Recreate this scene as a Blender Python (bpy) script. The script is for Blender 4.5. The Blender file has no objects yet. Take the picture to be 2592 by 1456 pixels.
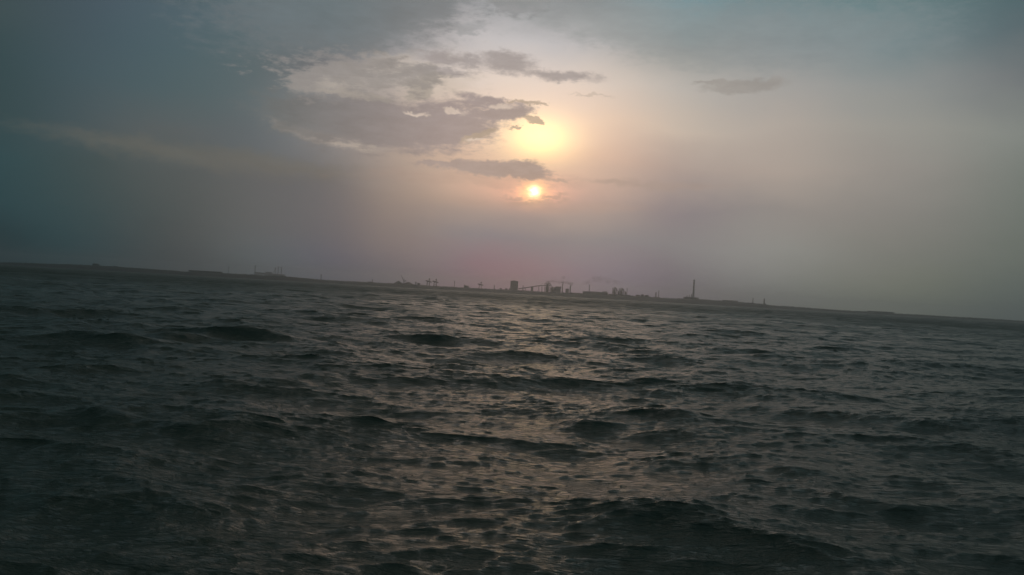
import bpy, bmesh, math, random
import numpy as np
from mathutils import Vector, Matrix

random.seed(7)
RNG = np.random.default_rng(20)
S = bpy.context.scene
COL = S.collection

# ------------------------------------------------------------------ camera
W, H, F = 2592.0, 1456.0, 2245.0          # photograph size and focal length in its pixels
ROLL = math.radians(3.25)
HOR = 741.0                               # horizon row at the middle column
CAM = Vector((0.0, 0.0, 4.6))
PITCH = math.atan((HOR - H / 2) * math.cos(ROLL) / F)
FWD = Vector((0, math.cos(PITCH), math.sin(PITCH)))
R0 = Vector((1, 0, 0))
U0 = R0.cross(FWD)
RGT = R0 * math.cos(ROLL) + U0 * math.sin(ROLL)
UPV = U0 * math.cos(ROLL) - R0 * math.sin(ROLL)

cd = bpy.data.cameras.new('camera')
cam = bpy.data.objects.new('camera', cd)
COL.objects.link(cam)
M = Matrix((RGT, UPV, -FWD)).transposed().to_4x4()
M.translation = CAM
cam.matrix_world = M
cd.sensor_fit = 'HORIZONTAL'
cd.sensor_width = 36.0
cd.lens = 36.0 * F / W
cd.clip_start = 0.1
cd.clip_end = 60000.0
S.camera = cam


def ray(px, py):
    return FWD + RGT * ((px - W / 2) / F) + UPV * ((H / 2 - py) / F)


def azel(px, py):
    d = ray(px, py).normalized()
    return math.degrees(math.atan2(d.x, d.y)), math.degrees(math.asin(d.z))


def hor(px):
    return HOR + (px - W / 2) * math.tan(ROLL)


def at(px, D, py=None):
    d = ray(px, hor(px) if py is None else py)
    t = D / d.y
    return Vector((d.x * t, D, CAM.z + d.z * t))


# ------------------------------------------------------------------ helpers
def tag(o, label=None, cat=None, group=None, kind=None):
    if label: o['label'] = label
    if cat: o['category'] = cat
    if group: o['group'] = group
    if kind: o['kind'] = kind
    return o


def thing(name, loc, label, cat, group=None, rz=0.0):
    o = bpy.data.objects.new(name, None)
    COL.objects.link(o)
    o.empty_display_size = 5
    o.location = loc
    o.rotation_euler = (0, 0, rz)
    return tag(o, label, cat, group)


class MB:
    """collects shapes and links them as one mesh object"""
    def __init__(self):
        self.b = bmesh.new()

    def hexa(self, c):
        v = [self.b.verts.new(p) for p in c]
        for f in ((0, 3, 2, 1), (4, 5, 6, 7), (0, 1, 5, 4), (1, 2, 6, 5), (2, 3, 7, 6), (3, 0, 4, 7)):
            self.b.faces.new([v[i] for i in f])
        return self

    def box(self, x0, x1, y0, y1, z0, z1):
        return self.hexa([(x0, y0, z0), (x1, y0, z0), (x1, y1, z0), (x0, y1, z0),
                          (x0, y0, z1), (x1, y0, z1), (x1, y1, z1), (x0, y1, z1)])

    def bar(self, a, b, w, w2=None):
        a, b = Vector(a), Vector(b)
        w2 = w if w2 is None else w2
        d = (b - a).normalized()
        s = d.cross(Vector((0, 1, 0)))
        if s.length < 1e-3: s = Vector((1, 0, 0))
        s.normalize()
        t = d.cross(s)
        c = []
        for p, k in ((a, w / 2), (b, w2 / 2)):
            for i, j in ((-1, -1), (1, -1), (1, 1), (-1, 1)):
                c.append(p + s * (i * k) + t * (j * k))
        return self.hexa(c)

    def lathe(self, prof, x=0, y=0, n=14):
        rings = []
        for r, z in prof:
            rings.append([self.b.verts.new((x + r * math.cos(2 * math.pi * i / n), y + r * math.sin(2 * math.pi * i / n), z)) for i in range(n)])
        for a, b in zip(rings, rings[1:]):
            for i in range(n):
                self.b.faces.new((a[i], a[(i + 1) % n], b[(i + 1) % n], b[i]))
        self.b.faces.new(rings[0][::-1])
        self.b.faces.new(rings[-1])
        return self

    def prism(self, pts, y0, y1):
        """outline in x,z extruded along y"""
        a = [self.b.verts.new((x, y0, z)) for x, z in pts]
        b = [self.b.verts.new((x, y1, z)) for x, z in pts]
        n = len(pts)
        self.b.faces.new(a); self.b.faces.new(b[::-1])
        for i in range(n):
            self.b.faces.new((a[(i + 1) % n], a[i], b[i], b[(i + 1) % n]))
        return self

    def build(self, name, mat, parent=None, smooth=False):
        bmesh.ops.recalc_face_normals(self.b, faces=self.b.faces[:])
        me = bpy.data.meshes.new(name)
        self.b.to_mesh(me); self.b.free()
        me.materials.append(mat)
        if smooth:
            for p in me.polygons: p.use_smooth = True
        o = bpy.data.objects.new(name, me)
        COL.objects.link(o)
        if parent: o.parent = parent
        return o


def lattice(m, x0, x1, y0, y1, z0, z1, n, w, w2=None):
    """four corner posts with rings and diagonals"""
    w2 = w2 or w * 0.6
    P = [(x0, y0), (x1, y0), (x1, y1), (x0, y1)]
    for x, y in P: m.bar((x, y, z0), (x, y, z1), w)
    for k in range(n + 1):
        z = z0 + (z1 - z0) * k / n
        for i in range(4):
            a, b = P[i], P[(i + 1) % 4]
            m.bar((a[0], a[1], z), (b[0], b[1], z), w2)
            if k < n:
                zz = z0 + (z1 - z0) * (k + 1) / n
                p, q = (a, b) if k % 2 else (b, a)
                m.bar((p[0], p[1], z), (q[0], q[1], zz), w2)
    return m


# ------------------------------------------------------------------ node sugar
def lin(h):
    h = h.lstrip('#')
    c = [int(h[i:i + 2], 16) / 255 for i in (0, 2, 4)]
    return np.array([x / 12.92 if x <= 0.04045 else ((x + 0.055) / 1.055) ** 2.4 for x in c])


def material(name, base, rough=0.8, var=0.25, scale=0.15, metal=0.0, rust=None):
    """weathered surface: two colours broken up by noise and vertical streaks"""
    m = bpy.data.materials.new(name)
    m.use_nodes = True
    nt = m.node_tree; ns = nt.nodes; L = nt.links
    p = ns['Principled BSDF']
    tc = ns.new('ShaderNodeTexCoord')
    mp = ns.new('ShaderNodeMapping'); mp.inputs['Scale'].default_value = (1, 1, 0.25)
    L.new(tc.outputs['Object'], mp.inputs[0])
    n = ns.new('ShaderNodeTexNoise'); n.inputs['Scale'].default_value = scale; n.inputs['Detail'].default_value = 6
    L.new(mp.outputs[0], n.inputs['Vector'])
    r = ns.new('ShaderNodeValToRGB')
    b = np.array(base)
    r.color_ramp.elements[0].position = 0.3; r.color_ramp.elements[0].color = (*(b * (1 - var)), 1)
    r.color_ramp.elements[1].position = 0.7; r.color_ramp.elements[1].color = (*(np.array(rust) if rust else b * (1 + var)), 1)
    L.new(n.outputs['Fac'], r.inputs[0]); L.new(r.outputs[0], p.inputs['Base Color'])
    p.inputs['Roughness'].default_value = rough
    p.inputs['Metallic'].default_value = metal
    return m


STEEL = material('painted_steel', (0.10, 0.095, 0.09), 0.6, rust=(0.13, 0.085, 0.06))
DARK = material('dark_steel', (0.06, 0.057, 0.055), 0.7, rust=(0.085, 0.06, 0.045))
CONC = material('concrete', (0.24, 0.23, 0.215), 0.9, 0.2, 0.08)
CLAD = material('profiled_cladding', (0.15, 0.15, 0.15), 0.7, 0.2, 0.06)
ROOF = material('roof_sheet', (0.11, 0.108, 0.105), 0.7, 0.25, 0.06)
BRICK = material('brickwork', (0.2, 0.12, 0.09), 0.9, 0.25, 0.1)
COAL = material('coal_heap', (0.07, 0.062, 0.055), 0.95, 0.3, 0.05)
HULL = material('barge_hull', (0.09, 0.095, 0.11), 0.55, rust=(0.14, 0.1, 0.08))
WHITE = material('white_paint', (0.75, 0.75, 0.72), 0.5, 0.06)
RED = material('warning_paint', (0.3, 0.07, 0.05), 0.7, 0.2)
LAND = material('shore_earth', (0.07, 0.066, 0.05), 0.95, 0.35, 0.02)
LEAF = material('scrub_leaves', (0.05, 0.062, 0.035), 0.9, 0.35, 0.2)
GLASSY = material('dark_window', (0.03, 0.033, 0.036), 0.15, 0.1)

# ------------------------------------------------------------------ world: hazy evening sky
world = bpy.data.worlds.new('World')
S.world = world
world.use_nodes = True
WT = world.node_tree
for n in list(WT.nodes): WT.nodes.remove(n)


class V:
    """a socket with arithmetic"""
    def __init__(s, sock): s.s = sock
    def __add__(a, b): return mth('ADD', a, b)
    def __radd__(a, b): return mth('ADD', b, a)
    def __sub__(a, b): return mth('SUBTRACT', a, b)
    def __rsub__(a, b): return mth('SUBTRACT', b, a)
    def __mul__(a, b): return mth('MULTIPLY', a, b)
    def __rmul__(a, b): return mth('MULTIPLY', b, a)
    def __truediv__(a, b): return mth('DIVIDE', a, b)


def put(sock, v):
    if isinstance(v, V): WT.links.new(v.s, sock)
    elif isinstance(v, (int, float)): sock.default_value = v
    else: sock.default_value = v


def mth(op, *a, clamp=False):
    n = WT.nodes.new('ShaderNodeMath'); n.operation = op; n.use_clamp = clamp
    for i, x in enumerate(a): put(n.inputs[i], x)
    return V(n.outputs[0])


def vm(op, *a, scale=None):
    n = WT.nodes.new('ShaderNodeVectorMath'); n.operation = op
    for i, x in enumerate(a): put(n.inputs[i], x)
    if scale is not None: put(n.inputs['Scale'], scale)
    return V(n.outputs['Value' if op in ('LENGTH', 'DOT_PRODUCT', 'DISTANCE') else 'Vector'])


def sstep(x, a, b):
    n = WT.nodes.new('ShaderNodeMapRange'); n.interpolation_type = 'SMOOTHSTEP'
    put(n.inputs['Value'], x)
    n.inputs['From Min'].default_value = a; n.inputs['From Max'].default_value = b
    return V(n.outputs[0])


def remap(x, a, b, c=0.0, d=1.0):
    n = WT.nodes.new('ShaderNodeMapRange')
    put(n.inputs['Value'], x)
    for i, v in zip((1, 2, 3, 4), (a, b, c, d)): n.inputs[i].default_value = v
    return V(n.outputs[0])


def cmix(f, a, b, mode='MIX'):
    n = WT.nodes.new('ShaderNodeMix'); n.data_type = 'RGBA'; n.blend_type = mode
    n.clamp_result = False
    put(n.inputs[0], f); put(n.inputs[6], a); put(n.inputs[7], b)
    return V(n.outputs[2])


def rgba(h): return (*lin(h), 1.0)


def noise(vec, scale, detail=5, rough=0.55, col=False):
    n = WT.nodes.new('ShaderNodeTexNoise')
    put(n.inputs['Vector'], vec); n.inputs['Scale'].default_value = scale
    n.inputs['Detail'].default_value = detail; n.inputs['Roughness'].default_value = rough
    return V(n.outputs['Color' if col else 'Fac'])


tcw = WT.nodes.new('ShaderNodeTexCoord')
DIR = V(tcw.outputs['Generated'])
sep = WT.nodes.new('ShaderNodeSeparateXYZ'); put(sep.inputs[0], DIR)
DX, DY, DZ = (V(sep.outputs[i]) for i in range(3))
AZ = mth('ARCTAN2', DX, DY) * (180 / math.pi)
EL = mth('ARCSINE', DZ) * (180 / math.pi)
cmb = WT.nodes.new('ShaderNodeCombineXYZ'); put(cmb.inputs[0], AZ); put(cmb.inputs[1], EL)
P = V(cmb.outputs[0])                       # degrees of azimuth and elevation

# --- the smooth veil of high cloud: colours seen in each direction
CTRL = [  # column, row, colour
    (0, 0, '415052'), (0, 200, '3b4c4e'), (0, 450, '35494c'), (0, 640, '2e3d3f'),
    (200, 0, '47565e'), (200, 200, '46565c'), (200, 450, '404e4f'), (200, 640, '384547'),
    (420, 0, '506068'), (420, 200, '506065'), (420, 330, '595f5f'), (420, 500, '505655'), (420, 660, '484c4c'),
    (650, 0, '596a6f'), (650, 200, '616b6d'), (650, 330, '666b6d'), (650, 500, '636362'), (650, 660, '595c5d'),
    (850, 0, '62767b'), (850, 120, '707679'), (850, 300, '8c8885'), (850, 500, '756f6d'), (850, 680, '666365'),
    (1050, 0, '767c82'), (1050, 130, 'a9a4a2'), (1050, 300, 'b0a59d'), (1050, 430, '9b8e88'), (1050, 550, '857b79'), (1050, 690, '7a706e'),
    (1200, 0, 'a3a2a3'), (1200, 130, 'c8c0bc'), (1200, 250, 'd8c9b8'), (1200, 380, 'd2b8a4'), (1200, 480, 'ab9488'), (1200, 600, '8f8482'), (1200, 700, '877675'),
    (1350, 0, '9b9c9d'), (1350, 130, 'cbc3bf'), (1350, 240, 'e8d4bf'), (1350, 600, '948885'), (1350, 700, '8b7977'),
    (1500, 0, '8d9193'), (1500, 130, 'c0bab6'), (1500, 250, 'dccab8'), (1500, 400, 'd2b5a2'), (1500, 520, 'a79893'), (1500, 620, '8f8684'), (1500, 700, '87797a'),
    (1700, 0, '80959a'), (1700, 110, '959998'), (1700, 220, 'bdb5ac'), (1700, 350, 'c4b2a3'), (1700, 480, 'a3958e'), (1700, 620, '888281'), (1700, 730, '766f6f'),
    (1950, 0, '72888c'), (1950, 120, '8b9192'), (1950, 250, 'a8a39d'), (1950, 400, 'aca096'), (1950, 550, '908a85'), (1950, 700, '7d7c78'), (1950, 760, '66645f'),
    (2250, 0, '6a8083'), (2250, 150, '7f8a8b'), (2250, 300, '979690'), (2250, 450, '928d87'), (2250, 620, '7d7c76'), (2250, 760, '656862'),
    (2592, 0, '566a6e'), (2592, 150, '6c7476'), (2592, 300, '7f837f'), (2592, 500, '747872'), (2592, 650, '686d67'), (2592, 790, '545a58'),
]
cp = np.array([azel(a, b) for a, b, _ in CTRL])
cc = np.array([lin(h) for _, _, h in CTRL])
# what the air in front (haze) adds or takes away is allowed for here, per direction
CAL = [81, 90, 87, 42, 70, 75, 38, 95, 111, 25, 38, 44, 79, 84, 99, 82, 97, 109, 65, 86, 93, 25, 120, 140, 83, 100, 108, 56, 91, 98, 99, 94, 97, 63, 86, 97, 86, 74, 76, 70, 90, 99, 63, 87, 94, 55, 76, 92, 79, 87, 97, 103, 131, 138, 26, 115, 134, 69, 52, 60, 91, 100, 112, 50, 69, 89, 65, 78, 117, 25, 25, 25, 98, 107, 123, 100, 100, 100, 100, 100, 100, 100, 100, 100, 64, 78, 95, 96, 108, 124, 130, 134, 140, 100, 100, 100, 100, 100, 100, 100, 100, 100, 25, 87, 125, 114, 50, 90, 37, 54, 66, 101, 115, 132, 100, 100, 100, 25, 63, 95, 125, 83, 97, 25, 32, 42, 115, 126, 139, 100, 100, 100, 100, 100, 100, 100, 100, 100, 28, 81, 100, 108, 90, 138, 41, 117, 142, 65, 55, 52, 100, 113, 124, 95, 99, 98, 25, 35, 68, 77, 100, 114, 41, 34, 67, 25, 81, 94, 106, 100, 106, 103, 106, 109, 108, 106, 107, 84, 89, 97, 168, 190, 196, 25, 25, 25, 42, 90, 96, 116, 112, 117, 106, 106, 106, 100, 100, 104, 92, 97, 104, 132, 138, 120, 25, 67, 71, 79, 74, 85, 108, 111, 109, 84, 92, 94, 99, 106, 105, 91, 104, 107]
if CAL: cc = cc * np.array(CAL).reshape(-1, 3) / 100.0
# far outside the frame: behind, beside and overhead
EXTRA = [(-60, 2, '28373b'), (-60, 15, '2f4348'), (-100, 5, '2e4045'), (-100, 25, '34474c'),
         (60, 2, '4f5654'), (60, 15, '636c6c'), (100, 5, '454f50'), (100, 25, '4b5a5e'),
         (-40, 35, '28363a'), (-20, 30, '3c4a4d'), (0, 28, '98918a'), (20, 30, '667072'), (40, 35, '52636a'),  # unseen upper sky brightened at centre, darkened at left, to shape the water's reflection
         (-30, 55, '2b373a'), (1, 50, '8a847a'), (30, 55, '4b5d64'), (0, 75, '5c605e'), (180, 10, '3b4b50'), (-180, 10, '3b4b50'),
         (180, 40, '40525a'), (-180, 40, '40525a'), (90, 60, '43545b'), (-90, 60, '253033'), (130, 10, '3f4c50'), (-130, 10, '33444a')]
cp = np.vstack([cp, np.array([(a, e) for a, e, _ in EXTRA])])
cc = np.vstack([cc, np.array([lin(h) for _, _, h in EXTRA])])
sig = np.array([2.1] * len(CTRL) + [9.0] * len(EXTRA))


def veil(a, e):
    d2 = (cp[:, 0] - a) ** 2 + (1.25 * (cp[:, 1] - e)) ** 2
    w = np.exp(-d2 / (2 * sig ** 2)) + 1e-5 / (1 + d2)
    return (w[:, None] * cc).sum(0) / w.sum()


ROWS = [0, 1.5, 3.5, 6, 8.5, 11, 13.5, 16, 19, 23, 30, 45, 70]
COLS = [-180, -130, -90, -60, -45, -36, -31, -27, -23.5, -20, -16.5, -13.5, -11, -8.5, -6, -3.5, -1, 1.5, 4, 7, 10, 13.5, 17, 21, 25, 29, 34, 45, 70, 110, 180]
GAIN = 1.0
ramppos = remap(AZ, -180, 180)


def ramp(colors, after=None):
    n = WT.nodes.new('ShaderNodeValToRGB'); cr = n.color_ramp
    cr.interpolation = 'B_SPLINE'
    while len(cr.elements) < len(COLS): cr.elements.new(0.5)
    for e, a, c in zip(cr.elements, COLS, colors):
        e.position = (a + 180) / 360
    for e, c in zip(cr.elements, colors): e.color = (*c, 1)
    put(n.inputs[0], ramppos if after is None else ramppos + after * 1e-7)
    return V(n.outputs[0])


# slow wander so that no contour of the veil is a straight line
wob = noise(vm('MULTIPLY', DIR, (1, 1, 2.2)), 7.0, 5, 0.55)
EL2 = EL + (wob - 0.5) * 3.2
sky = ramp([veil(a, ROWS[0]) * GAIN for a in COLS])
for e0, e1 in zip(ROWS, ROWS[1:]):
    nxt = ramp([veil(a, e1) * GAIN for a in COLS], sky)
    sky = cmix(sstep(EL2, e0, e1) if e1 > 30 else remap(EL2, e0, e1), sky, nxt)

# --- clear air behind the veil: Sky Texture
SUNPX = (1352, 485)
SAZ, SEL = azel(*SUNPX)
nish = WT.nodes.new('ShaderNodeTexSky'); nish.sky_type = 'NISHITA'; nish.sun_disc = False
nish.sun_elevation = math.radians(SEL)
nish.sun_rotation = math.radians(SAZ)
nish.air_density = 1.5; nish.dust_density = 4.0; nish.altitude = 0


def tie(vec):
    """makes the next layer wait for the sky below it, so the shader stays small while it runs"""
    return vm('ADD', vec, vm('SCALE', sky, scale=1e-7))


def gauss(px, py, sx, sy):
    a, e = azel(px, py)
    n = WT.nodes.new('ShaderNodeMapping'); n.vector_type = 'TEXTURE'
    put(n.inputs['Vector'], tie(P))
    n.inputs['Location'].default_value = (a, e, 0); n.inputs['Scale'].default_value = (sx / 39.2, sy / 39.2, 1)
    n.inputs['Rotation'].default_value = (0, 0, 0)
    l = vm('LENGTH', V(n.outputs[0]))
    return mth('EXPONENT', l * l * -0.5)


def addc(base, f, h, k):
    c = lin(h) * k
    return cmix(f, base, (*c, 1), 'ADD')


n4 = noise(vm('MULTIPLY', DIR, (1, 1, 2.6)), 85, 8, 0.7)
# light spread by the thin cloud round the sun
sky = addc(sky, gauss(1380, 340, 190, 100), 'ffb890', 0.2)
sky = addc(sky, gauss(1368, 350, 72, 42), 'ffdc78', 0.42)
sky = addc(sky, gauss(1364, 350, 46, 30), 'ffe870', 0.45)
sky = addc(sky, gauss(1340, 484, 115, 30), 'ff9064', 0.24)
sky = addc(sky, gauss(1350, 485, 48, 25) * remap(n4, 0.3, 0.65, 0.5, 1.3), 'ffa058', 0.40)
sky = addc(sky, gauss(1352, 484, 20, 18) * remap(n4, 0.3, 0.65, 0.6, 1.25), 'ffd050', 0.75)

# --- clouds
ST = vm('MULTIPLY', DIR, (1, 1, 2.0))
n1 = noise(ST, 16, 6, 0.58, True)
n2 = noise(vm('MULTIPLY', DIR, (1, 1, 1.5)), 75, 6, 0.65, True)
n3 = noise(vm('MULTIPLY', DIR, (1, 1, 3.2)), 30, 9, 0.68)
HALF = (0.5, 0.5, 0.5)
PW = vm('ADD', P, vm('MULTIPLY', vm('SUBTRACT', n1, HALF), (3.2, 1.3, 0)))
PW = vm('ADD', PW, vm('MULTIPLY', vm('SUBTRACT', n2, HALF), (1.3, 0.9, 0)))


def cloud(ells, soft, nz, fine=1.1):
    """mask of a cloud: union of ellipses (column, row, half width, half height, slope) with a torn edge"""
    f = None
    pw = tie(PW)
    for (px, py, rx, ry, rot) in ells:
        a, e = azel(px, py)
        n = WT.nodes.new('ShaderNodeMapping'); n.vector_type = 'TEXTURE'
        put(n.inputs['Vector'], pw)
        n.inputs['Location'].default_value = (a, e, 0)
        n.inputs['Scale'].default_value = (rx / 39.2, ry / 39.2, 1)
        n.inputs['Rotation'].default_value = (0, 0, math.radians(-rot) + ROLL)
        l = vm('LENGTH', V(n.outputs[0]))
        f = l if f is None else mth('SMOOTH_MIN', f, l, 0.25)
    f = f + (n3 - 0.5) * nz
    if fine: f = f + (n4 - 0.5) * fine
    return sstep(f, 1 + soft, 1 - soft)


N3R = remap(n3, 0.35, 0.65, 0.92, 1.09)     # thicker and thinner places


def shade(base, mask, col, k, col2=None, a0=0, a1=1):
    if col2:
        d = cmix(remap(AZ + mask * 1e-7, azel(a0, 300)[0], azel(a1, 300)[0]), (*lin(col), 1), (*lin(col2), 1))
        d = vm('SCALE', d, scale=N3R)
    else:
        d = vm('SCALE', tuple(lin(col)), scale=N3R + mask * 1e-7)
    return cmix(mask * k, base, d)


# darker veil across the upper left and the top
sky = shade(sky, cloud([(860, 25, 300, 110, -6), (1080, -10, 150, 75, -25)], 0.4, 1.3), '687278', 0.7)
sky = shade(sky, cloud([(1310, 0, 82, 40, 14)], 0.2, 0.9), '878a8e', 0.85)
sky = shade(sky, cloud([(1200, 65, 40, 18, -10), (1195, 90, 28, 8, 0)], 0.35, 1.5), '94979b', 0.7)
sky = shade(sky, cloud([(1650, 60, 330, 60, 8), (2000, 90, 300, 70, 2)], 0.55, 1.6), '858f92', 0.5)
# pale torn streaks where light comes through
sky = shade(sky, cloud([(860, 205, 110, 34, 0), (960, 175, 150, 28, -8), (1090, 215, 110, 30, 0)], 0.6, 2.4, 1.6), 'c4b8ac', 0.55)
sky = shade(sky, cloud([(780, 335, 95, 15, 13), (880, 362, 100, 13, 8)], 0.5, 1.8, 1.4), 'b3a79d', 0.9)
sky = shade(sky, cloud([(420, 386, 240, 20, 8), (640, 412, 210, 22, 4)], 0.85, 1.6), '666660', 0.5)
# grey broken cloud
sky = shade(sky, cloud([(800, 300, 150, 58, 6), (960, 312, 210, 66, 3), (1120, 315, 150, 62, 0), (1225, 258, 70, 17, 8), (1262, 288, 72, 24, -8)], 0.34, 1.4, 0.9), '62696c', 0.9, '8e868a', 690, 1130)
sky = shade(sky, cloud([(1350, 307, 36, 9, 10), (1215, 345, 52, 11, -18), (1325, 262, 40, 4, 3), (1310, 322, 18, 6, 0)], 0.3, 1.3), 'a8998b', 0.85)
sky = shade(sky, cloud([(1220, 421, 130, 19, -1), (1325, 432, 78, 17, 9), (1120, 416, 75, 9, 0)], 0.28, 1.0, 0.6), '998d8c', 0.93)
sky = shade(sky, cloud([(1405, 457, 42, 6, 9)], 0.4, 1.0), 'ab978d', 0.75)
sky = shade(sky, cloud([(1110, 145, 60, 17, 3), (1285, 160, 66, 27, 6), (1195, 155, 50, 14, 6), (1110, 182, 72, 11, 3), (1415, 192, 85, 14, 6)], 0.55, 1.6, 1.1), '959092', 0.86)
sky = shade(sky, cloud([(1055, 222, 40, 22, 0), (865, 236, 65, 9, 6), (930, 243, 60, 8, 4), (1080, 200, 30, 10, 0)], 0.35, 1.9, 0.8), '9b958f', 0.8)
sky = shade(sky, cloud([(840, 185, 90, 9, -5), (960, 190, 70, 8, -5), (900, 165, 120, 10, -8), (780, 200, 40, 14, 20)], 0.5, 2.0, 1.6), '8f8b89', 0.75)
sky = shade(sky, cloud([(880, 190, 150, 42, 0), (1020, 190, 90, 30, 0)], 0.5, 4.2, 2.4), '8b8989', 0.75)
sky = shade(sky, cloud([(1880, 218, 108, 15, -3), (1800, 212, 45, 6, 2)], 0.3, 0.7, 0.4), '928f8c', 0.75)
sky = shade(sky, cloud([(1560, 463, 75, 6, 4), (1700, 470, 120, 8, 2)], 0.6, 1.0), '9b8d88', 0.5)
sky = shade(sky, cloud([(1240, 455, 260, 14, 2), (1400, 520, 200, 12, 2)], 0.7, 1.8), 'a48f88', 0.35)
sky = shade(sky, cloud([(1062, 287, 22, 6, 10), (1150, 279, 26, 6, 6), (1258, 268, 34, 7, 4), (1215, 355, 24, 4, 0)], 0.5, 1.2), 'd2c2b6', 0.8)
sky = shade(sky, cloud([(1510, 243, 55, 3, 2)], 0.5, 0.6, 0.5), 'bdaea2', 0.6)
sky = shade(sky, cloud([(1352, 508, 70, 5, 2), (1300, 494, 40, 3, 3), (1400, 497, 40, 3, 0)], 0.7, 1.8), 'b2978c', 0.6)
# the disc, seen through the thin lower edge of the bank
disc = gauss(1352, 485, 8.3, 8)
sky = addc(sky, disc * remap(n4, 0.35, 0.6, 0.4, 1.15), 'fff8d0', 1.8)
# a little of the clear sky's own light comes through everything
skyl = WT.nodes.new('ShaderNodeBackground'); put(skyl.inputs['Color'], sky); skyl.inputs['Strength'].default_value = 1.0
clr = WT.nodes.new('ShaderNodeBackground'); WT.links.new(nish.outputs[0], clr.inputs['Color']); clr.inputs['Strength'].default_value = 0.002
add = WT.nodes.new('ShaderNodeAddShader')
WT.links.new(skyl.outputs[0], add.inputs[0]); WT.links.new(clr.outputs[0], add.inputs[1])
wo = WT.nodes.new('ShaderNodeOutputWorld')
WT.links.new(add.outputs[0], wo.inputs['Surface'])
world.cycles.sampling_method = 'MANUAL'
world.cycles.sample_map_resolution = 1024

# ------------------------------------------------------------------ sun
sl = bpy.data.lights.new('sun', 'SUN'); sl.energy = 0.035; sl.angle = math.radians(20); sl.color = (1.0, 0.72, 0.5)
so = bpy.data.objects.new('sun', sl); COL.objects.link(so)
sd = ray(*SUNPX).normalized()
so.rotation_euler = (-sd).to_track_quat('-Z', 'Y').to_euler()
so.location = (0, 0, 60)

# ------------------------------------------------------------------ water
def wave_tile(size, n, lmin, lmax, theta, spread, hs, lpeak, chop):
    """random sea of one band of wavelengths: height and choppy shift on a periodic tile"""
    k1 = 2 * np.pi * np.fft.fftfreq(n, size / n)
    kx, ky = np.meshgrid(k1, k1, indexing='ij')
    k = np.hypot(kx, ky); k[0, 0] = 1
    kp = 2 * np.pi / lpeak
    E = k ** -4.0 * np.exp(-1.0 * (kp / k) ** 2)
    c = np.abs((kx * math.cos(theta) + ky * math.sin(theta)) / k)
    E *= spread + (1 - spread) * c ** 6
    lo, hi = 2 * np.pi / lmax, 2 * np.pi / lmin
    E *= 1 / (1 + (lo / k) ** 16) / (1 + (k / hi) ** 10)
    E[0, 0] = 0
    z = (RNG.normal(size=(n, n)) + 1j * RNG.normal(size=(n, n))) * np.sqrt(E)
    h = np.fft.ifft2(z)
    sc = hs / 4 / h.real.std()
    z *= sc
    h = np.fft.ifft2(z).real
    dx = np.fft.ifft2(z * 1j * kx / k).real * chop
    dy = np.fft.ifft2(z * 1j * ky / k).real * chop
    return size, n, np.stack([dx, dy, h], -1).astype(np.float32)


def sample(tile, X, Y, rot):
    size, n, d = tile
    c, s = math.cos(rot), math.sin(rot)
    u = ((c * X + s * Y) / size * n); v = ((-s * X + c * Y) / size * n)
    i = np.floor(u).astype(np.int64); j = np.floor(v).astype(np.int64)
    fu = (u - i)[..., None].astype(np.float32); fv = (v - j)[..., None].astype(np.float32)
    i0, i1, j0, j1 = i % n, (i + 1) % n, j % n, (j + 1) % n
    fu = fu * fu * (3 - 2 * fu) * 0.5 + fu * 0.5; fv = fv * fv * (3 - 2 * fv) * 0.5 + fv * 0.5
    r = (d[i0, j0] * (1 - fu) + d[i1, j0] * fu) * (1 - fv) + (d[i0, j1] * (1 - fu) + d[i1, j1] * fu) * fv
    out = np.empty_like(r)
    out[..., 0] = c * r[..., 0] - s * r[..., 1]; out[..., 1] = s * r[..., 0] + c * r[..., 1]; out[..., 2] = r[..., 2]
    return out


RAD = math.radians
TH = RAD(90)
BANDS = [  # tile, rotation, shortest wave
    (wave_tile(211, 1024, 3.6, 60, TH - 0.3, 0.14, 0.60, 15, 2.1), 0.3, 5.0),
    (wave_tile(47, 512, 0.9, 3.6, TH - 1.1, 0.12, 0.12, 5, 2.0), 1.1, 1.2),
    (wave_tile(12.7, 512, 0.2, 0.9, TH + RAD(6) - 2.0, 0.06, 0.045, 2, 1.8), 2.0, 0.3),
    (wave_tile(610, 512, 16, 90, TH - 0.15, 0.2, 0.55, 34, 1.6), 0.15, 22.0),
]
dr = 0.0026
rr = [4.0]
while rr[-1] < 9000:
    r = rr[-1]
    rr.append(r * (1 + (dr if r > 11 else 0.006)) if r < 900 else r * (1 + dr * (1 + (r - 900) / 3000)))
rr = np.array(rr)
half = RAD(38)
ang = np.concatenate([np.linspace(-math.pi, -half, 40)[:-1], np.linspace(-half, half, 760), np.linspace(half, math.pi, 40)[1:-1]])
R, A = np.meshgrid(rr, ang, indexing='ij')
X = (R * np.sin(A)); Y = (R * np.cos(A))
step = R * max(dr, 2 * half / 760)
step = np.where(np.abs(A) > half, R * 0.07, step)
D = np.zeros(X.shape + (3,), np.float32)
for t, rot, lm in BANDS:
    w = np.clip(2.2 - step * 1.1 / lm, 0, 1)[..., None].astype(np.float32)
    D += sample(t, X + 742.82, Y + 729.79, rot) * w


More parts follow.
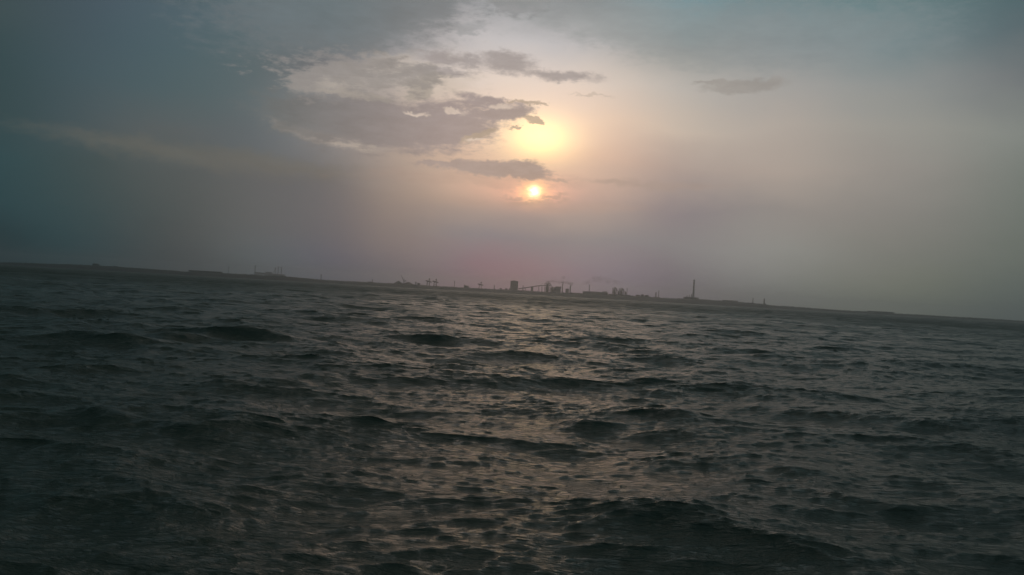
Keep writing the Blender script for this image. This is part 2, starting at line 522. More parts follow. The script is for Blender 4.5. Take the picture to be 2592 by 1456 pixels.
# the larger seas of this moment: column, row of the foot, height m, half length of the crest m, run m, crest heading
def sea(px, foot, h, L, run, head):
    d = ray(px, foot); t_ = -CAM.z / d.z
    cx, cy = d.x * t_, d.y * t_ + run * 0.8
    c, s_ = math.cos(RAD(head)), math.sin(RAD(head))
    u = (X - cx) * c + (Y - cy) * s_
    v = -(X - cx) * s_ + (Y - cy) * c
    ph = px * 0.37
    v = v + 0.10 * u * u / L + run * (0.22 * np.sin(u * 2.3 / L + ph) + 0.12 * np.sin(u * 5.9 / L + ph * 2))
    al = np.exp(-np.abs(u / L) ** 1.5) * (0.85 + 0.15 * np.sin(u * 3.7 / L + ph * 1.7))
    b_ = h * al * np.where(v < 0, np.exp(-np.abs(v / (run * 0.55)) ** 1.35), np.exp(-np.abs(v / (run * 1.3)) ** 1.35))
    D[..., 2] += b_
    D[..., 1] += -b_ * 0.45 * c
    D[..., 0] += b_ * 0.45 * s_


for args in ((600, 862, 1.15, 4.4, 2.2, -5), (400, 862, 0.85, 4.5, 2.1, 4), (150, 866, 0.65, 5.5, 2.3, 8), (555, 850, 0.35, 0.9, 0.8, 10), (640, 852, 0.45, 1.0, 0.9, -12), (700, 860, 0.4, 1.1, 0.9, -20), (1480, 1076, 0.42, 2.4, 1.2, -8), (1340, 1022, 0.26, 2.4, 1.3, 12),
             (790, 975, 0.42, 2.2, 1.5, -4), (690, 985, 0.25, 2.0, 1.4, 10), (1640, 985, 0.36, 2.2, 1.1, 5), (1090, 868, 0.55, 2.6, 1.9, 8), (1920, 910, 0.5, 3.6, 2.1, 5),
             (170, 1080, 0.45, 2.0, 1.4, 12), (2280, 1290, 0.20, 2.4, 1.0, -38), (1720, 1075, 0.26, 1.8, 1.1, -22),
             (480, 1115, 0.24, 1.8, 1.1, -15), (960, 1085, 0.16, 1.1, 0.8, -4), (2060, 1210, 0.18, 1.6, 0.9, -30)):
    sea(*args)
V3 = np.stack([X + D[..., 0], Y + D[..., 1], D[..., 2]], -1).reshape(-1, 3)
nr, na = X.shape
idx = np.arange(nr * na).reshape(nr, na)
q = np.stack([idx[:-1], np.roll(idx[:-1], -1, 1), np.roll(idx[1:], -1, 1), idx[1:]], -1).reshape(-1, 4)
nv = len(V3)
V3 = np.vstack([V3, [[0, 0, 0]]])
tri = np.stack([idx[0], np.full(na, nv), np.roll(idx[0], -1)], -1)
me = bpy.data.meshes.new('water')
me.vertices.add(len(V3)); me.vertices.foreach_set('co', V3.astype(np.float32).ravel())
loops = np.concatenate([q.ravel(), tri.ravel()]).astype(np.int32)
me.loops.add(len(loops)); me.loops.foreach_set('vertex_index', loops)
starts = np.concatenate([np.arange(len(q)) * 4, len(q) * 4 + np.arange(len(tri)) * 3]).astype(np.int32)
me.polygons.add(len(starts)); me.polygons.foreach_set('loop_start', starts)
me.polygons.foreach_set('use_smooth', np.ones(len(starts), bool))
me.update(calc_edges=True)
if me.polygons[len(q) // 2].normal.z < 0: me.flip_normals()
water = bpy.data.objects.new('water', me); COL.objects.link(water)
tag(water, kind='structure')
ZMIN = float(V3[:, 2].min())

wm = bpy.data.materials.new('sea_water'); wm.use_nodes = True
nt = wm.node_tree; p = nt.nodes['Principled BSDF']
p.inputs['Base Color'].default_value = (0.078, 0.104, 0.076, 1)
# ripples too small to model widen the reflection: little close by, more on the windier outer water
p.inputs['IOR'].default_value = 1.333
g = nt.nodes.new('ShaderNodeNewGeometry')
ln = nt.nodes.new('ShaderNodeVectorMath'); ln.operation = 'LENGTH'; nt.links.new(g.outputs['Position'], ln.inputs[0])
mr = nt.nodes.new('ShaderNodeMapRange'); nt.links.new(ln.outputs['Value'], mr.inputs[0])
mr.inputs[1].default_value = 20; mr.inputs[2].default_value = 650; mr.inputs[3].default_value = 0.13; mr.inputs[4].default_value = 0.52


def wnoise(rot, sc, scale, detail, rough=0.6):
    mp = nt.nodes.new('ShaderNodeMapping'); mp.inputs['Rotation'].default_value = (0, 0, rot); mp.inputs['Scale'].default_value = sc
    nt.links.new(g.outputs['Position'], mp.inputs[0])
    n = nt.nodes.new('ShaderNodeTexNoise'); n.inputs['Scale'].default_value = scale
    n.inputs['Detail'].default_value = detail; n.inputs['Roughness'].default_value = rough
    nt.links.new(mp.outputs[0], n.inputs['Vector'])
    return n.outputs['Fac']


gu = wnoise(RAD(8), (0.35, 1.0, 1), 0.03, 4, 0.6)      # gusts: rougher and calmer patches
gm = nt.nodes.new('ShaderNodeMapRange'); nt.links.new(gu, gm.inputs[0])
gm.inputs[1].default_value = 0.35; gm.inputs[2].default_value = 0.65; gm.inputs[3].default_value = 0.72; gm.inputs[4].default_value = 1.28
rm = nt.nodes.new('ShaderNodeMath'); rm.operation = 'MULTIPLY'
nt.links.new(mr.outputs[0], rm.inputs[0]); nt.links.new(gm.outputs[0], rm.inputs[1]); nt.links.new(rm.outputs[0], p.inputs['Roughness'])
prev = None
for rot, sc_, scale, det, rg, dist in ((RAD(22), (0.20, 1.0, 1), 1.3, 6, 0.62, 0.17), (RAD(12), (0.20, 1.0, 1), 3.1, 5, 0.62, 0.14), (RAD(20), (0.18, 1.0, 1), 7.0, 5, 0.66, 0.09), (RAD(-20), (0.3, 1.0, 1), 2.2, 4, 0.6, 0.06)):
    f_ = wnoise(rot, sc_, scale, det, rg)
    bn = nt.nodes.new('ShaderNodeBump'); bn.inputs['Strength'].default_value = 1.0; bn.inputs['Distance'].default_value = dist
    nt.links.new(f_, bn.inputs['Height'])
    if prev: nt.links.new(prev, bn.inputs['Normal'])
    prev = bn.outputs[0]
nt.links.new(prev, p.inputs['Normal'])
me.materials.append(wm)

# ------------------------------------------------------------------ the far shore
SHORE = 4500.0
PROF = [(-900, 2), (0, 3), (120, 6), (241, 9), (300, 8), (430, 6.5), (470, 4.5), (495, 8), (580, 7.5), (700, 8.5), (745, 7), (760, 5), (900, 5), (1000, 6), (1100, 5),
        (1200, 5.5), (1300, 6.5), (1400, 6), (1500, 7), (1600, 9), (1700, 8), (1770, 10), (1800, 9), (1900, 8), (1960, 5), (2000, 4.6), (2100, 2.2), (2200, 2.2), (2400, 1.8), (2592, 1.6), (3500, 1.5)]
pxs = np.array([a for a, _ in PROF], float); phs = np.array([b for _, b in PROF], float)


def land_z(px):
    return CAM.z + float(np.interp(px, pxs, phs)) * SHORE / F


def land_px(x, y=SHORE):
    # column of a ground point (horizon row)
    return W / 2 + F * (x / y) / math.cos(ROLL)


m = MB()
xs = np.linspace(-7200, 7200, 1500)
sect = [(-150, -4.0, 0), (-118, 0.4, 0.02), (-105, 1.6, 0.12), (-60, 0.6, 0.7), (0, 0.3, 0.98), (60, 0, 1.0), (300, 0, 0.98), (700, 0, 0.9), (900, -1, 0.5), (1000, -4, 0)]
rows = []
jr = np.cumsum(RNG.normal(size=len(xs))) * 0.12
jr -= np.convolve(jr, np.ones(41) / 41, 'same')
for k, (dy, dz, f) in enumerate(sect):
    row = []
    for i, x in enumerate(xs):
        zt = land_z(land_px(x)) + (jr[i] + RNG.normal() * 0.25 if f > 0.6 else 0)
        row.append(m.b.verts.new((x, SHORE + dy + 12 * math.sin(x * 0.004) + 5 * math.sin(x * 0.021), dz + f * zt)))
    rows.append(row)
for a, b in zip(rows, rows[1:]):
    for i in range(len(xs) - 1):
        m.b.faces.new((a[i], a[i + 1], b[i + 1], b[i]))
shore = m.build('shore', LAND, smooth=True)
tag(shore, kind='structure')

# scrub along the bank
m = MB()
for _ in range(2600):
    px = random.uniform(-250, 2850)
    x = at(px, SHORE).x
    dens = 0.5 + 0.5 * math.sin(px * 0.031) * math.sin(px * 0.0127 + 1)
    if random.random() > dens + 0.15: continue
    z = land_z(px); y = SHORE + random.uniform(-25, 60)
    for _k in range(random.randint(3, 7)):
        c = Vector((x + random.uniform(-4, 4), y + random.uniform(-4, 4), z + random.uniform(-1.0, 1.6)))
        for _j in range(4):
            s = random.uniform(0.5, 1.4)
            d1 = Vector((random.gauss(0, 1), random.gauss(0, 1), random.gauss(0, 1))).normalized() * s
            d2 = d1.cross(Vector((random.gauss(0, 1), random.gauss(0, 1), random.gauss(0, 1)))).normalized() * s
            o = c + Vector((random.uniform(-1, 1), random.uniform(-1, 1), random.uniform(-1, 1)))
            m.b.faces.new([m.b.verts.new(o + d1), m.b.verts.new(o + d2), m.b.verts.new(o - d1), m.b.verts.new(o - d2)])
sc = m.build('scrub', LEAF)
tag(sc, 'low dark scrub along the top of the far shore', 'scrub', kind='stuff')

UNIT = (SHORE + 60) / F                     # metres per photograph pixel on the shore


def base(px, D=SHORE + 60, sink=0.5):
    p = at(px, D)
    p.z = land_z(px) - sink
    return p


def px_h(px, py, D=SHORE + 60):
    """height above the local ground of the image row py at column px"""
    return at(px, D, py).z - (land_z(px) - 0.5)


# --- chimneys
def chimney(px, top, wpx, label, mat=CONC, cap=True, bands=False, group=None, D=SHORE + 60):
    h = px_h(px, top, D); r = wpx * UNIT / 2
    t = thing('chimney', base(px, D), label, 'chimney', group)
    MB().lathe([(r * 1.12, 0), (r * 1.1, h * 0.05), (r * 1.0, h * 0.4), (r * 0.86, h * 0.985), (r * 0.7, h * 0.985), (r * 0.7, h * 0.97)], n=20).build('shaft', mat, t, True)
    if cap:
        MB().lathe([(r * 0.9, h * 0.955), (r * 1.04, h * 0.965), (r * 1.04, h), (r * 0.72, h), (r * 0.72, h * 0.99)], n=20).build('cap', DARK, t)
    if bands:
        for k in (0.62, 0.8):
            MB().lathe([(r * 0.97, h * k), (r * 1.01, h * k), (r * 0.99, h * (k + 0.03)), (r * 0.93, h * (k + 0.03))], n=20).build('ring', RED, t)
    if wpx < 4: MB().box(r * 0.9, r * 2.6, -r * 0.9, r * 0.9, 0, r * 1.8).build('flue', CLAD, t)
    return t


chimney(1754, 708, 4.4, 'tallest chimney on the shore, slim and dark, right of the factory', CONC, True, True)
chimney(1738.5, 747, 1.6, 'short stack furthest left of the row at the foot of the tallest chimney', STEEL, False)
chimney(1744.5, 746, 1.6, 'short stack in the middle of the row at the foot of the tallest chimney', STEEL, False)
chimney(1749.5, 744, 2.0, 'thicker short stack pressed against the foot of the tallest chimney', STEEL, False)
chimney(1659.5, 740, 2.8, 'thicker left chimney of the close pair between the furnaces and the tallest chimney', BRICK)
chimney(1666.5, 735, 1.8, 'thinner right chimney of the close pair between the furnaces and the tallest chimney', STEEL, False)
chimney(1905, 754, 2.0, 'thin plain chimney left of the capped chimney at the right end of the plant', STEEL, False)
chimney(1933.5, 756, 3.2, 'dark chimney with wide cap at the right end of the industrial shore', BRICK)
chimney(1422.5, 719, 2.6, 'thin dark chimney giving off the rising smoke puff', BRICK)
chimney(1442.5, 722, 3.2, 'pale wide chimney right of the smoking one', CONC, False)
chimney(1490.5, 720, 2.0, 'lone slim chimney behind the long low factory hall', CONC, False, D=SHORE + 260)
chimney(1323, 722, 2.0, 'short black stack just right of the dark block tower', DARK, False)
chimney(1586, 729, 1.6, 'thin pole stack right of the second furnace', STEEL, False)
chimney(1250.5, 721, 2.2, 'short grey stack between the single unloader crane and the block tower', CONC, False)


# --- the dark block tower
t = thing('tower_building', base(1300.5), 'big dark flat-topped block tower with sloping roof edges, left of the conveyor', 'building')
w = 19.2 * UNIT / 2; h = px_h(1300, 712.5)
MB().box(-w, w, -14, 14, 0, h).build('wall', CLAD, t)
m = MB()
for i in range(9):
    x = -w + w * 2 * (i + 0.5) / 9
    m.box(x - 0.45, x + 0.45, -14.7, -14, 1, h - 2.5)
m.build('rib', DARK, t)
MB().prism([(-w - 0.7, h - 0.2), (w + 0.7, h - 0.2), (w + 0.7, h + 1.2), (2, h + 4.4), (-4, h + 4.4), (-w - 0.7, h + 1.2)], -15, 15).build('roof', ROOF, t)
MB().box(-w - 6, -w - 0.1, -10, 10, 0, 9).build('annex', CLAD, t)
for k in range(3):
    MB().box(-w + 5 + k * 10, -w + 9 + k * 10, -14.3, -14.02, h * 0.55, h * 0.55 + 4).build('window', GLASSY, t)

# --- conveyor gallery up to the furnace
a = at(1312, SHORE + 60, 731.5); b = at(1366, SHORE + 60, 723.5); c = at(1396, SHORE + 60, 721.5)
t = thing('conveyor', base(1312), 'long inclined conveyor gallery climbing right from the block tower to the furnace', 'conveyor')
o = t.location
m = MB()
m.bar(a - o, b - o, 3.6); m.bar(b - o, c - o, 3.6)
m.build('gallery', DARK, t)
m = MB()
m.bar(a - o + Vector((0, 0, 2.4)), b - o + Vector((0, 0, 2.4)), 0.8)
m.build('roof', ROOF, t)
for pxp, wpx in ((1330, 1.2), (1347, 6.0), (1364, 1.6), (1372, 1.4)):
    q = a + (b - a) * ((pxp - 1312) / 54.0) - o
    if wpx > 4:
        MB().box(q.x - wpx * UNIT / 2, q.x + wpx * UNIT / 2, -5, 5, 0, q.z - 1.5).build('transfer_house', CLAD, t)
    else:
        m = MB()
        m.bar((q.x - 3, -2, 0), (q.x, -1, q.z - 1), wpx); m.bar((q.x + 3, 2, 0), (q.x, 1, q.z - 1), wpx)
        m.bar((q.x - 1.8, -1.5, q.z * 0.5), (q.x + 1.8, 1.5, q.z * 0.5), 0.7)
        m.build('trestle', DARK, t)


# --- blast furnaces
def furnace(px, wpx, top, label, pipe=1):
    h = px_h(px, top); w = wpx * UNIT / 2
    t = thing('blast_furnace', base(px), label, 'furnace', 'blast furnaces on the shore')
    MB().lathe([(w * 0.62, 0), (w * 0.62, h * 0.14), (w * 0.5, h * 0.2), (w * 0.62, h * 0.34), (w * 0.42, h * 0.62), (w * 0.3, h * 0.68), (w * 0.3, h * 0.76)], n=16).build('furnace_body', STEEL, t, True)
    m = MB(); lattice(m, -w, w, -w, w, 0, h * 0.86, 4, 1.4); m.build('steel_frame', DARK, t)
    m = MB()
    for k in (0.3, 0.55, 0.78): m.box(-w * 1.1, w * 1.1, -w * 1.1, w * 1.1, h * k, h * k + 1.0)
    m.build('platform', DARK, t)
    m = MB()
    m.bar((-w * 0.3, 0, h * 0.72), (-w * 0.3, 0, h * 0.97), 2.2); m.bar((w * 0.4, 0, h * 0.72), (w * 0.25, 0, h), 2.2)
    m.bar((-w * 0.3, 0, h * 0.96), (w * 0.3, 0, h * 0.96), 2.0)
    m.build('uptake', STEEL, t)
    m = MB()
    m.bar((w * 0.25 * pipe, 0, h * 0.95), (w * 1.9 * pipe, 0, h * 0.5), 2.6)
    m.build('downcomer', STEEL, t)
    MB().lathe([(w * 0.05, h * 0.12), (w * 0.42, h * 0.26), (w * 0.42, h * 0.48), (w * 0.1, h * 0.56)], x=w * 1.95 * pipe, n=12).build('dust_catcher', STEEL, t, True)
    return t


furnace(1384.5, 13, 712.5, 'tallest blast furnace, at the top end of the conveyor under trailing smoke')
furnace(1554.5, 10, 726.5, 'left furnace of the two open-framed ones right of the long hall')
furnace(1571.5, 11, 728.5, 'right furnace of the two open-framed ones right of the long hall', 1)


# --- halls and sheds
def hall(px0, px1, top, label, depth=60, pitch=0.12, mat=CLAD, windows=0, monitor=None, group=None, D=SHORE + 90, mono=0.0):
    pc = (px0 + px1) / 2
    h = px_h(pc, top, D); w = (px1 - px0) * UNIT / 2
    t = thing('hall' if w > 20 else 'shed', base(pc, D), label, 'building', group)
    hw = h * (1 - pitch)
    MB().box(-w, w, -depth / 2, depth / 2, 0, hw).build('wall', mat, t)
    e = w * 0.04 + 0.5
    rf = MB().prism([(-w - e, hw), (w + e, hw), (w + e, hw + 0.3 + mono * h), (w * 0.15, h + (0 if mono == 0 else mono * h * 0.55)), (-w * 0.15, h), (-w - e, hw + 0.3)], -depth / 2 - e, depth / 2 + e).build('roof', ROOF, t)
    for k in range(windows):
        x = -w + 2 * w * (k + 0.5) / windows
        MB().box(x - w / windows * 0.55, x + w / windows * 0.55, -depth / 2 - 0.25, -depth / 2 - 0.003, hw * 0.45, hw * 0.75).build('window', GLASSY, t)
    if monitor:
        x0, x1, dh = monitor
        MB().box(-w + 2 * w * x0, -w + 2 * w * x1, -depth / 4, depth / 4, h - 0.6, h + dh).build('roof_monitor', ROOF, rf)
    return t


hall(1475, 1537, 738.5, 'long low factory hall with a raised roof box at its right end', windows=10, monitor=(0.8, 0.98, 4))
hall(1393, 1418, 727, 'casting hall with roof rising to the right, beside the tallest furnace', windows=5, mono=0.25)
hall(1431, 1439, 731, 'stubby dark block between the smoking chimney and the pale wide one', depth=20, pitch=0.05)
hall(1447, 1473, 741.5, 'low shed left of the long factory hall', depth=40, windows=4)
hall(1540, 1595, 745, 'low casting hall under the two open-framed furnaces', depth=40, windows=6, D=SHORE + 140)
hall(1609, 1619, 746.5, 'left box of the three small dark boxes right of the furnaces', depth=18, mat=DARK, group='three boxes by the furnaces')
hall(1622, 1629, 745.5, 'middle and tallest box of the three small dark boxes right of the furnaces', depth=18, mat=DARK, group='three boxes by the furnaces')
hall(1631.5, 1641, 747, 'right box of the three small dark boxes right of the furnaces', depth=18, mat=DARK, group='three boxes by the furnaces')
hall(1655, 1670, 752, 'boiler house at the foot of the close chimney pair', depth=25)
hall(1731, 1766, 752, 'low works building at the foot of the tallest chimney', depth=40, windows=5)
hall(1830, 1865, 760.5, 'long flat warehouse between the tallest chimney and the thin plain chimney', depth=50, pitch=0.06, windows=6)
hall(1868, 1925, 767, 'very low shed left of the capped end chimney', depth=40, pitch=0.1)
hall(2072, 2090, 784.5, 'small grey shed alone on the bare right shore', depth=30, D=SHORE + 500)
hall(2196, 2262, 788.5, 'long pale low building furthest right on the shore', depth=50, pitch=0.08, mat=CONC, windows=8, D=SHORE + 500)
hall(1174, 1186, 723, 'square blockhouse between the paired and single unloader cranes', depth=22, pitch=0.08, monitor=(0.0, 0.3, 3.5))
hall(1264, 1270, 729.5, 'tiny hut by the block tower, the one farther from its wall', depth=10)
hall(1278, 1284, 730, 'tiny hut by the block tower, the one nearer its wall', depth=10)
hall(1056, 1063, 716.5, 'small low shed on the quay left of the paired unloader cranes', depth=14)
hall(1050.5, 1053.5, 713.5, 'narrow upright hut beside the stockpile', depth=8, pitch=0.05)
hall(930, 945, 713, 'low rounded shed left of the stockpile', depth=26, pitch=0.35)
hall(236, 248, 667, 'dark hump-roofed shed on the far left shore', depth=26, pitch=0.4, mat=DARK)
hall(288, 296, 673.5, 'small shed right of the hump-roofed one on the far left shore', depth=14, mat=DARK)
hall(480, 560, 686, 'long flat quay shed left of the jack-up barge', depth=40, pitch=0.05, mat=DARK)
hall(2452, 2458, 803.5, 'tiny hut near the right edge of the shore', depth=12, D=SHORE + 100)

# white tank (the pale dot)
t = thing('storage_tank', base(1781), 'small white storage tank, the pale dot right of the tallest chimney', 'tank')
h = px_h(1781, 758.5)
MB().lathe([(2.6, 0), (2.6, h * 0.85)], n=18).build('wall', WHITE, t)
MB().lathe([(2.75, h * 0.85), (2.75, h * 0.88), (1.5, h * 0.96), (0.3, h)], n=18).build('roof', WHITE, t)


# --- masts
def mast(px, top, label, head=True, D=SHORE + 60, w=0.8):
    h = px_h(px, top, D)
    t = thing('mast', base(px, D), label, 'mast')
    m = MB(); lattice(m, -w * 1.4, w * 1.4, -w * 1.4, w * 1.4, 0, h, 6, w); m.build('lattice_shaft', DARK, t)
    if head:
        MB().box(-3.2, 3.2, -1.2, 1.2, h - 2.4, h - 0.6).build('light_head', DARK, t)
    MB().box(-2.5, 2.5, -2.5, 2.5, -0.2, 1.0).build('footing', CONC, t)
    return t


mast(578, 673, 'faint thin mast on the quay left of the jack-up barge', False, w=0.4)
mast(812, 695, 'short mast with crossbar head between jack-up barge and stockpile')
mast(942, 707, 'thin mast beside the low rounded shed', False)
mast(1149.5, 711, 'tall mast right of the paired unloader cranes', True)

# --- stockpile heaps and the stacker
def heap(px, top, wpx, label):
    h = px_h(px, top); w = wpx * UNIT / 2
    m = MB(); n = 36; prev = None
    prof = [(1.0, 0), (0.85, 0.14), (0.62, 0.4), (0.4, 0.68), (0.2, 0.92), (0.08, 1.0)]
    rings = []
    for r, z in prof:
        rings.append([m.b.verts.new((w * r * math.cos(2 * math.pi * i / n) * (1 + random.uniform(-.05, .05)), 26 * r * math.sin(2 * math.pi * i / n), h * z * (1 + random.uniform(-.05, .05)))) for i in range(n)])
    for a_, b_ in zip(rings, rings[1:]):
        for i in range(n): m.b.faces.new((a_[i], a_[(i + 1) % n], b_[(i + 1) % n], b_[i]))
    m.b.faces.new(rings[-1])
    o = m.build('stockpile', COAL, None, True)
    o.location = base(px)
    return tag(o, label, 'stockpile', 'stockpile heaps')


heap(1008, 711.5, 28, 'larger left stockpile heap under the stacker boom')
heap(1033, 714.5, 38, 'flatter right stockpile heap running down from the stacker boom')

t = thing('stacker', base(1023, SHORE + 30), 'stacker with one long boom raised up to the left over the stockpile', 'stacker')
o = t.location
tip = at(1015, SHORE + 30, 696.5) - o; root = at(1022.5, SHORE + 30, 712) - o
m = MB(); m.bar(root, tip, 3.0, 1.6); m.build('boom', DARK, t)
m = MB(); m.bar((root.x + 1, 0, root.z), (root.x + 9, 0, root.z + 2), 2.2); ca = m.build('counterweight_arm', DARK, t)
MB().box(root.x + 7, root.x + 12, -2, 2, root.z, root.z + 4.5).build('counterweight', DARK, ca)
m = MB()
for x in (-5, 5):
    for y in (-4, 4): m.bar((root.x + x, y, 0), (root.x + x * 0.3, y * 0.4, root.z), 1.4)
m.box(root.x - 6, root.x + 6, -5, 5, 0, 2.2)
m.build('gantry', DARK, t)
m = MB(); m.bar((root.x + 1, 0, root.z), (root.x + 2, 0, root.z + 11), 1.0); m.bar((root.x + 2, 0, root.z + 11), tip * 0.65 + root * 0.35, 0.5); m.build('stay_mast', DARK, t)


# --- ship unloader cranes
def make_unloader():
    t = thing('unloader_crane', (0, 0, 0), '', 'crane', 'ship unloader cranes on the quay')
    u = UNIT
    for sx in (-1, 1):
        for sy in (-1, 1):
            m = MB(); m.bar((sx * 3.2 * u, sy * 8, 0), (sx * 2.4 * u, sy * 7, 10 * u), 2.4); m.build('leg', DARK, t)
    for sy in (-8, 8):
        m = MB(); m.bar((-2.9 * u, sy, 5 * u), (2.9 * u, sy, 5 * u), 1.3); m.build('cross_beam', DARK, t)
    MB().prism([(-4.8 * u, 11.6 * u), (-3 * u, 9.8 * u), (3.0 * u, 9.6 * u), (3.4 * u, 12.2 * u), (-1 * u, 13.2 * u), (-4.6 * u, 13.2 * u)], -7, 7).build('machinery_house', DARK, t)
    m = MB(); m.bar((-6.8 * u, 0, 13.0 * u), (7.6 * u, 0, 9.8 * u), 4.6); m.build('boom', DARK, t)
    m = MB(); m.bar((2.0 * u, 0, 12 * u), (2.1 * u, 0, 16 * u), 2.6); m.bar((2.1 * u, 0, 18 * u), (-5.6 * u, 0, 13.0 * u), 0.6); m.bar((2.1 * u, 0, 18 * u), (7.0 * u, 0, 10.4 * u), 0.6)
    af = m.build('apex_frame', DARK, t)
    MB().box(0.8 * u, 3.4 * u, -4, 4, 15.2 * u, 18.6 * u).build('apex_cab', DARK, af)
    return t


def copy_tree(o, parent=None):
    c = o.copy(); COL.objects.link(c)
    if parent: c.parent = parent
    for ch in list(o.children): copy_tree(ch, c)
    return c


un0 = make_unloader()
UN = [(1083.5, 0, 1.05, 'left crane of the paired mushroom-shaped ship unloaders on the quay'),
      (1101, 0, 1.05, 'right crane of the paired mushroom-shaped ship unloaders on the quay'),
      (1215, 0, 0.94, 'single mushroom-shaped ship unloader crane left of the block tower')]
for i, (px, rz, s, lb) in enumerate(UN):
    o = un0 if i == 0 else copy_tree(un0)
    o.location = base(px, SHORE - 20); o.location.z -= 1.0
    o.scale = (s, s, s); o['label'] = lb

# --- jack-up barge beyond the left shore
DB = 7800.0
ub = DB / F
t = thing('jack_up_barge', Vector((at(683, DB).x, DB, 0)), 'pale jack-up barge standing on legs beyond the left shore', 'barge')
o = t.location
x0 = at(646, DB).x - o.x; x1 = at(721, DB).x - o.x
zb = at(683, DB, 696.0).z; zt = at(683, DB, 691.5).z
MB().prism([(x0 + 4, zb + 3), (x0, zt + 1), (x0 + 10, zt + 1), (x1, zt - 6), (x1, zb - 7), (x0 + 14, zb + 1)], -18, 18).build('hull', HULL, t)
MB().box(at(672, DB).x - o.x, at(688, DB).x - o.x, -12, 12, zt - 1, zt + 9).build('deckhouse', HULL, t)
for px, top in ((645.5, 672), (694.5, 677), (704, 675), (710, 676)):
    x = at(px, DB).x - o.x; zz = at(px, DB, top).z
    yy = -14 if px in (645.5, 704) else 14
    m = MB(); lattice(m, x - 2.2, x + 2.2, yy - 2.2, yy + 2.2, -6, zz, 16, 1.5); m.build('leg', HULL, t)
xa = at(694.5, DB).x - o.x; za = at(694, DB, 686).z
m = MB(); m.bar((at(702, DB).x - o.x, 0, at(702, DB, 676.5).z), (at(712, DB).x - o.x, 0, at(712, DB, 676.5).z), 2.0); m.build('bridge_beam', HULL, t)
m = MB(); m.bar((at(690, DB).x - o.x, 0, zt + 2), (at(697, DB).x - o.x, 0, at(697, DB, 679).z), 2.4); m.build('crane_boom', HULL, t)


# --- smoke
def smoke_mat(name, dens, scale, col):
    mt = bpy.data.materials.new(name); mt.use_nodes = True
    t_ = mt.node_tree
    for n in list(t_.nodes): t_.nodes.remove(n)
    out = t_.nodes.new('ShaderNodeOutputMaterial')
    pv = t_.nodes.new('ShaderNodeVolumePrincipled')
    pv.inputs['Color'].default_value = (*col, 1)
    tc = t_.nodes.new('ShaderNodeTexCoord')
    n = t_.nodes.new('ShaderNodeTexNoise'); n.inputs['Scale'].default_value = scale; n.inputs['Detail'].default_value = 4
    t_.links.new(tc.outputs['Object'], n.inputs['Vector'])
    r = t_.nodes.new('ShaderNodeMapRange'); r.inputs[1].default_value = 0.40; r.inputs[2].default_value = 0.66; r.inputs[3].default_value = 0; r.inputs[4].default_value = dens
    t_.links.new(n.outputs['Fac'], r.inputs[0]); t_.links.new(r.outputs[0], pv.inputs['Density'])
    t_.links.new(pv.outputs[0], out.inputs['Volume'])
    return mt


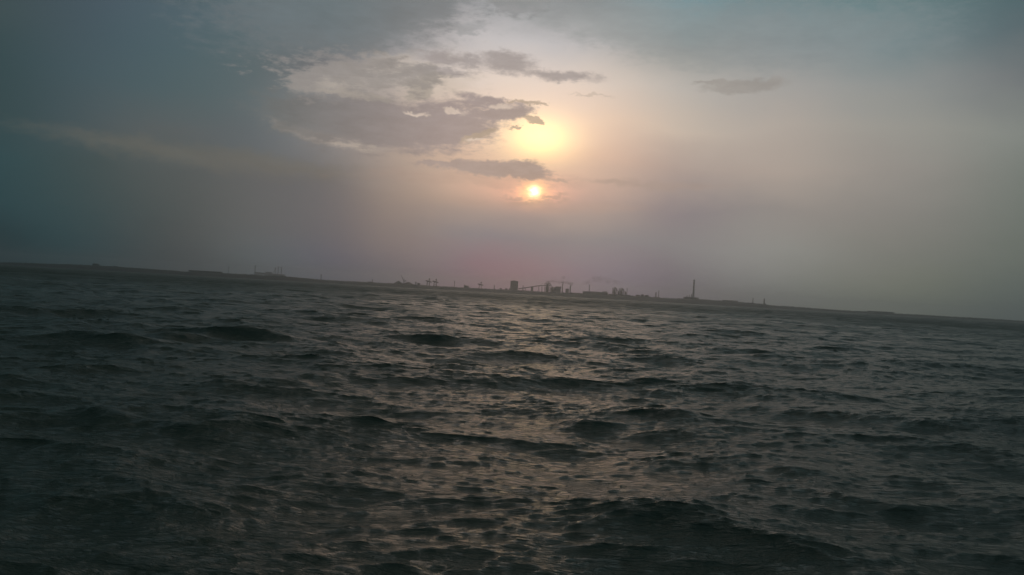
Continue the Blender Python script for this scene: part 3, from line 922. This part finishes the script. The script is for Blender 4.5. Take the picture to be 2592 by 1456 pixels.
def plume(pts, label, mat, D=SHORE + 60):
    """pts: column, row, radius in photograph pixels"""
    o0 = at(pts[0][0], D, pts[0][1])
    me = bpy.data.meshes.new('smoke_plume')
    b = bmesh.new()
    C = [(at(a, D, c_) - o0, r_ * UNIT) for a, c_, r_ in pts]
    path = []
    for (p0, r0), (p1, r1) in zip(C, C[1:]):
        for k in range(6): path.append((p0.lerp(p1, k / 6), r0 + (r1 - r0) * k / 6))
    path.append(C[-1])
    n = 20; rings = []
    for i, (p_, r_) in enumerate(path):
        d = (path[min(i + 1, len(path) - 1)][0] - path[max(i - 1, 0)][0]).normalized()
        s = d.cross(Vector((0, 1, 0))).normalized(); u_ = Vector((0, 1, 0))
        rings.append([b.verts.new(p_ + (s * math.cos(2 * math.pi * k / n) + u_ * math.sin(2 * math.pi * k / n)) * r_ * (1 + 0.25 * math.sin(k * 1.9 + i * 1.3) * math.sin(i * 0.9))) for k in range(n)])
    for a_, b_ in zip(rings, rings[1:]):
        for k in range(n): b.faces.new((a_[k], a_[(k + 1) % n], b_[(k + 1) % n], b_[k]))
    b.faces.new(rings[0][::-1]); b.faces.new(rings[-1])
    bmesh.ops.recalc_face_normals(b, faces=b.faces[:])
    b.to_mesh(me); b.free()
    me.materials.append(mat)
    o = bpy.data.objects.new('smoke_plume', me); COL.objects.link(o)
    o.location = o0
    return tag(o, label, 'smoke', 'smoke plumes over the works')


SM = smoke_mat('grey_smoke', 0.055, 0.07, (0.25, 0.21, 0.2))
SM2 = smoke_mat('thin_smoke', 0.014, 0.045, (0.25, 0.21, 0.2))
plume([(1366, 724, 1.5), (1377, 717, 2.4), (1389, 712, 2.8), (1402, 712, 3.0), (1418, 715, 3.5), (1434, 716, 4.5), (1450, 719, 5.5)], 'smoke trailing right from the top of the tallest furnace', SM)
plume([(1422.5, 718, 1.4), (1423, 712, 3.0), (1425, 704, 3.8), (1427, 699, 3.0)], 'small dark smoke puff rising from the thin chimney', SM)
plume([(1466, 722, 3.0), (1486, 714, 6), (1502, 706, 8), (1520, 707, 8), (1545, 712, 7), (1570, 716, 5)], 'wide faint smoke drifting right above the long factory hall', SM2)

# ------------------------------------------------------------------ haze
hm = bpy.data.materials.new('haze'); hm.use_nodes = True
t_ = hm.node_tree
for n in list(t_.nodes): t_.nodes.remove(n)
out = t_.nodes.new('ShaderNodeOutputMaterial'); pv = t_.nodes.new('ShaderNodeVolumePrincipled')
pv.inputs['Color'].default_value = (0.76, 0.82, 0.86, 1)
pv.inputs['Density'].default_value = 0.00013
pv.inputs['Anisotropy'].default_value = 0.87
t_.links.new(pv.outputs[0], out.inputs['Volume'])
m = MB(); m.box(-9600, 9600, -9600, 9600, ZMIN - 7.0, 122)
hz = m.build('haze', hm)
hz.display_type = 'WIRE'
tag(hz, kind='stuff')

# ------------------------------------------------------------------ render settings
S.view_settings.view_transform = 'Standard'
S.view_settings.look = 'None'
S.view_settings.exposure = 0.0
S.view_settings.gamma = 1.0
S.cycles.max_bounces = 5
S.cycles.volume_bounces = 1
S.cycles.diffuse_bounces = 2
S.cycles.glossy_bounces = 3
S.cycles.use_denoising = True
S.cycles.denoiser = 'OPENIMAGEDENOISE'
S.cycles.denoising_input_passes = 'RGB_ALBEDO_NORMAL'
S.cycles.denoising_prefilter = 'ACCURATE'
S.cycles.volume_step_rate = 1.0
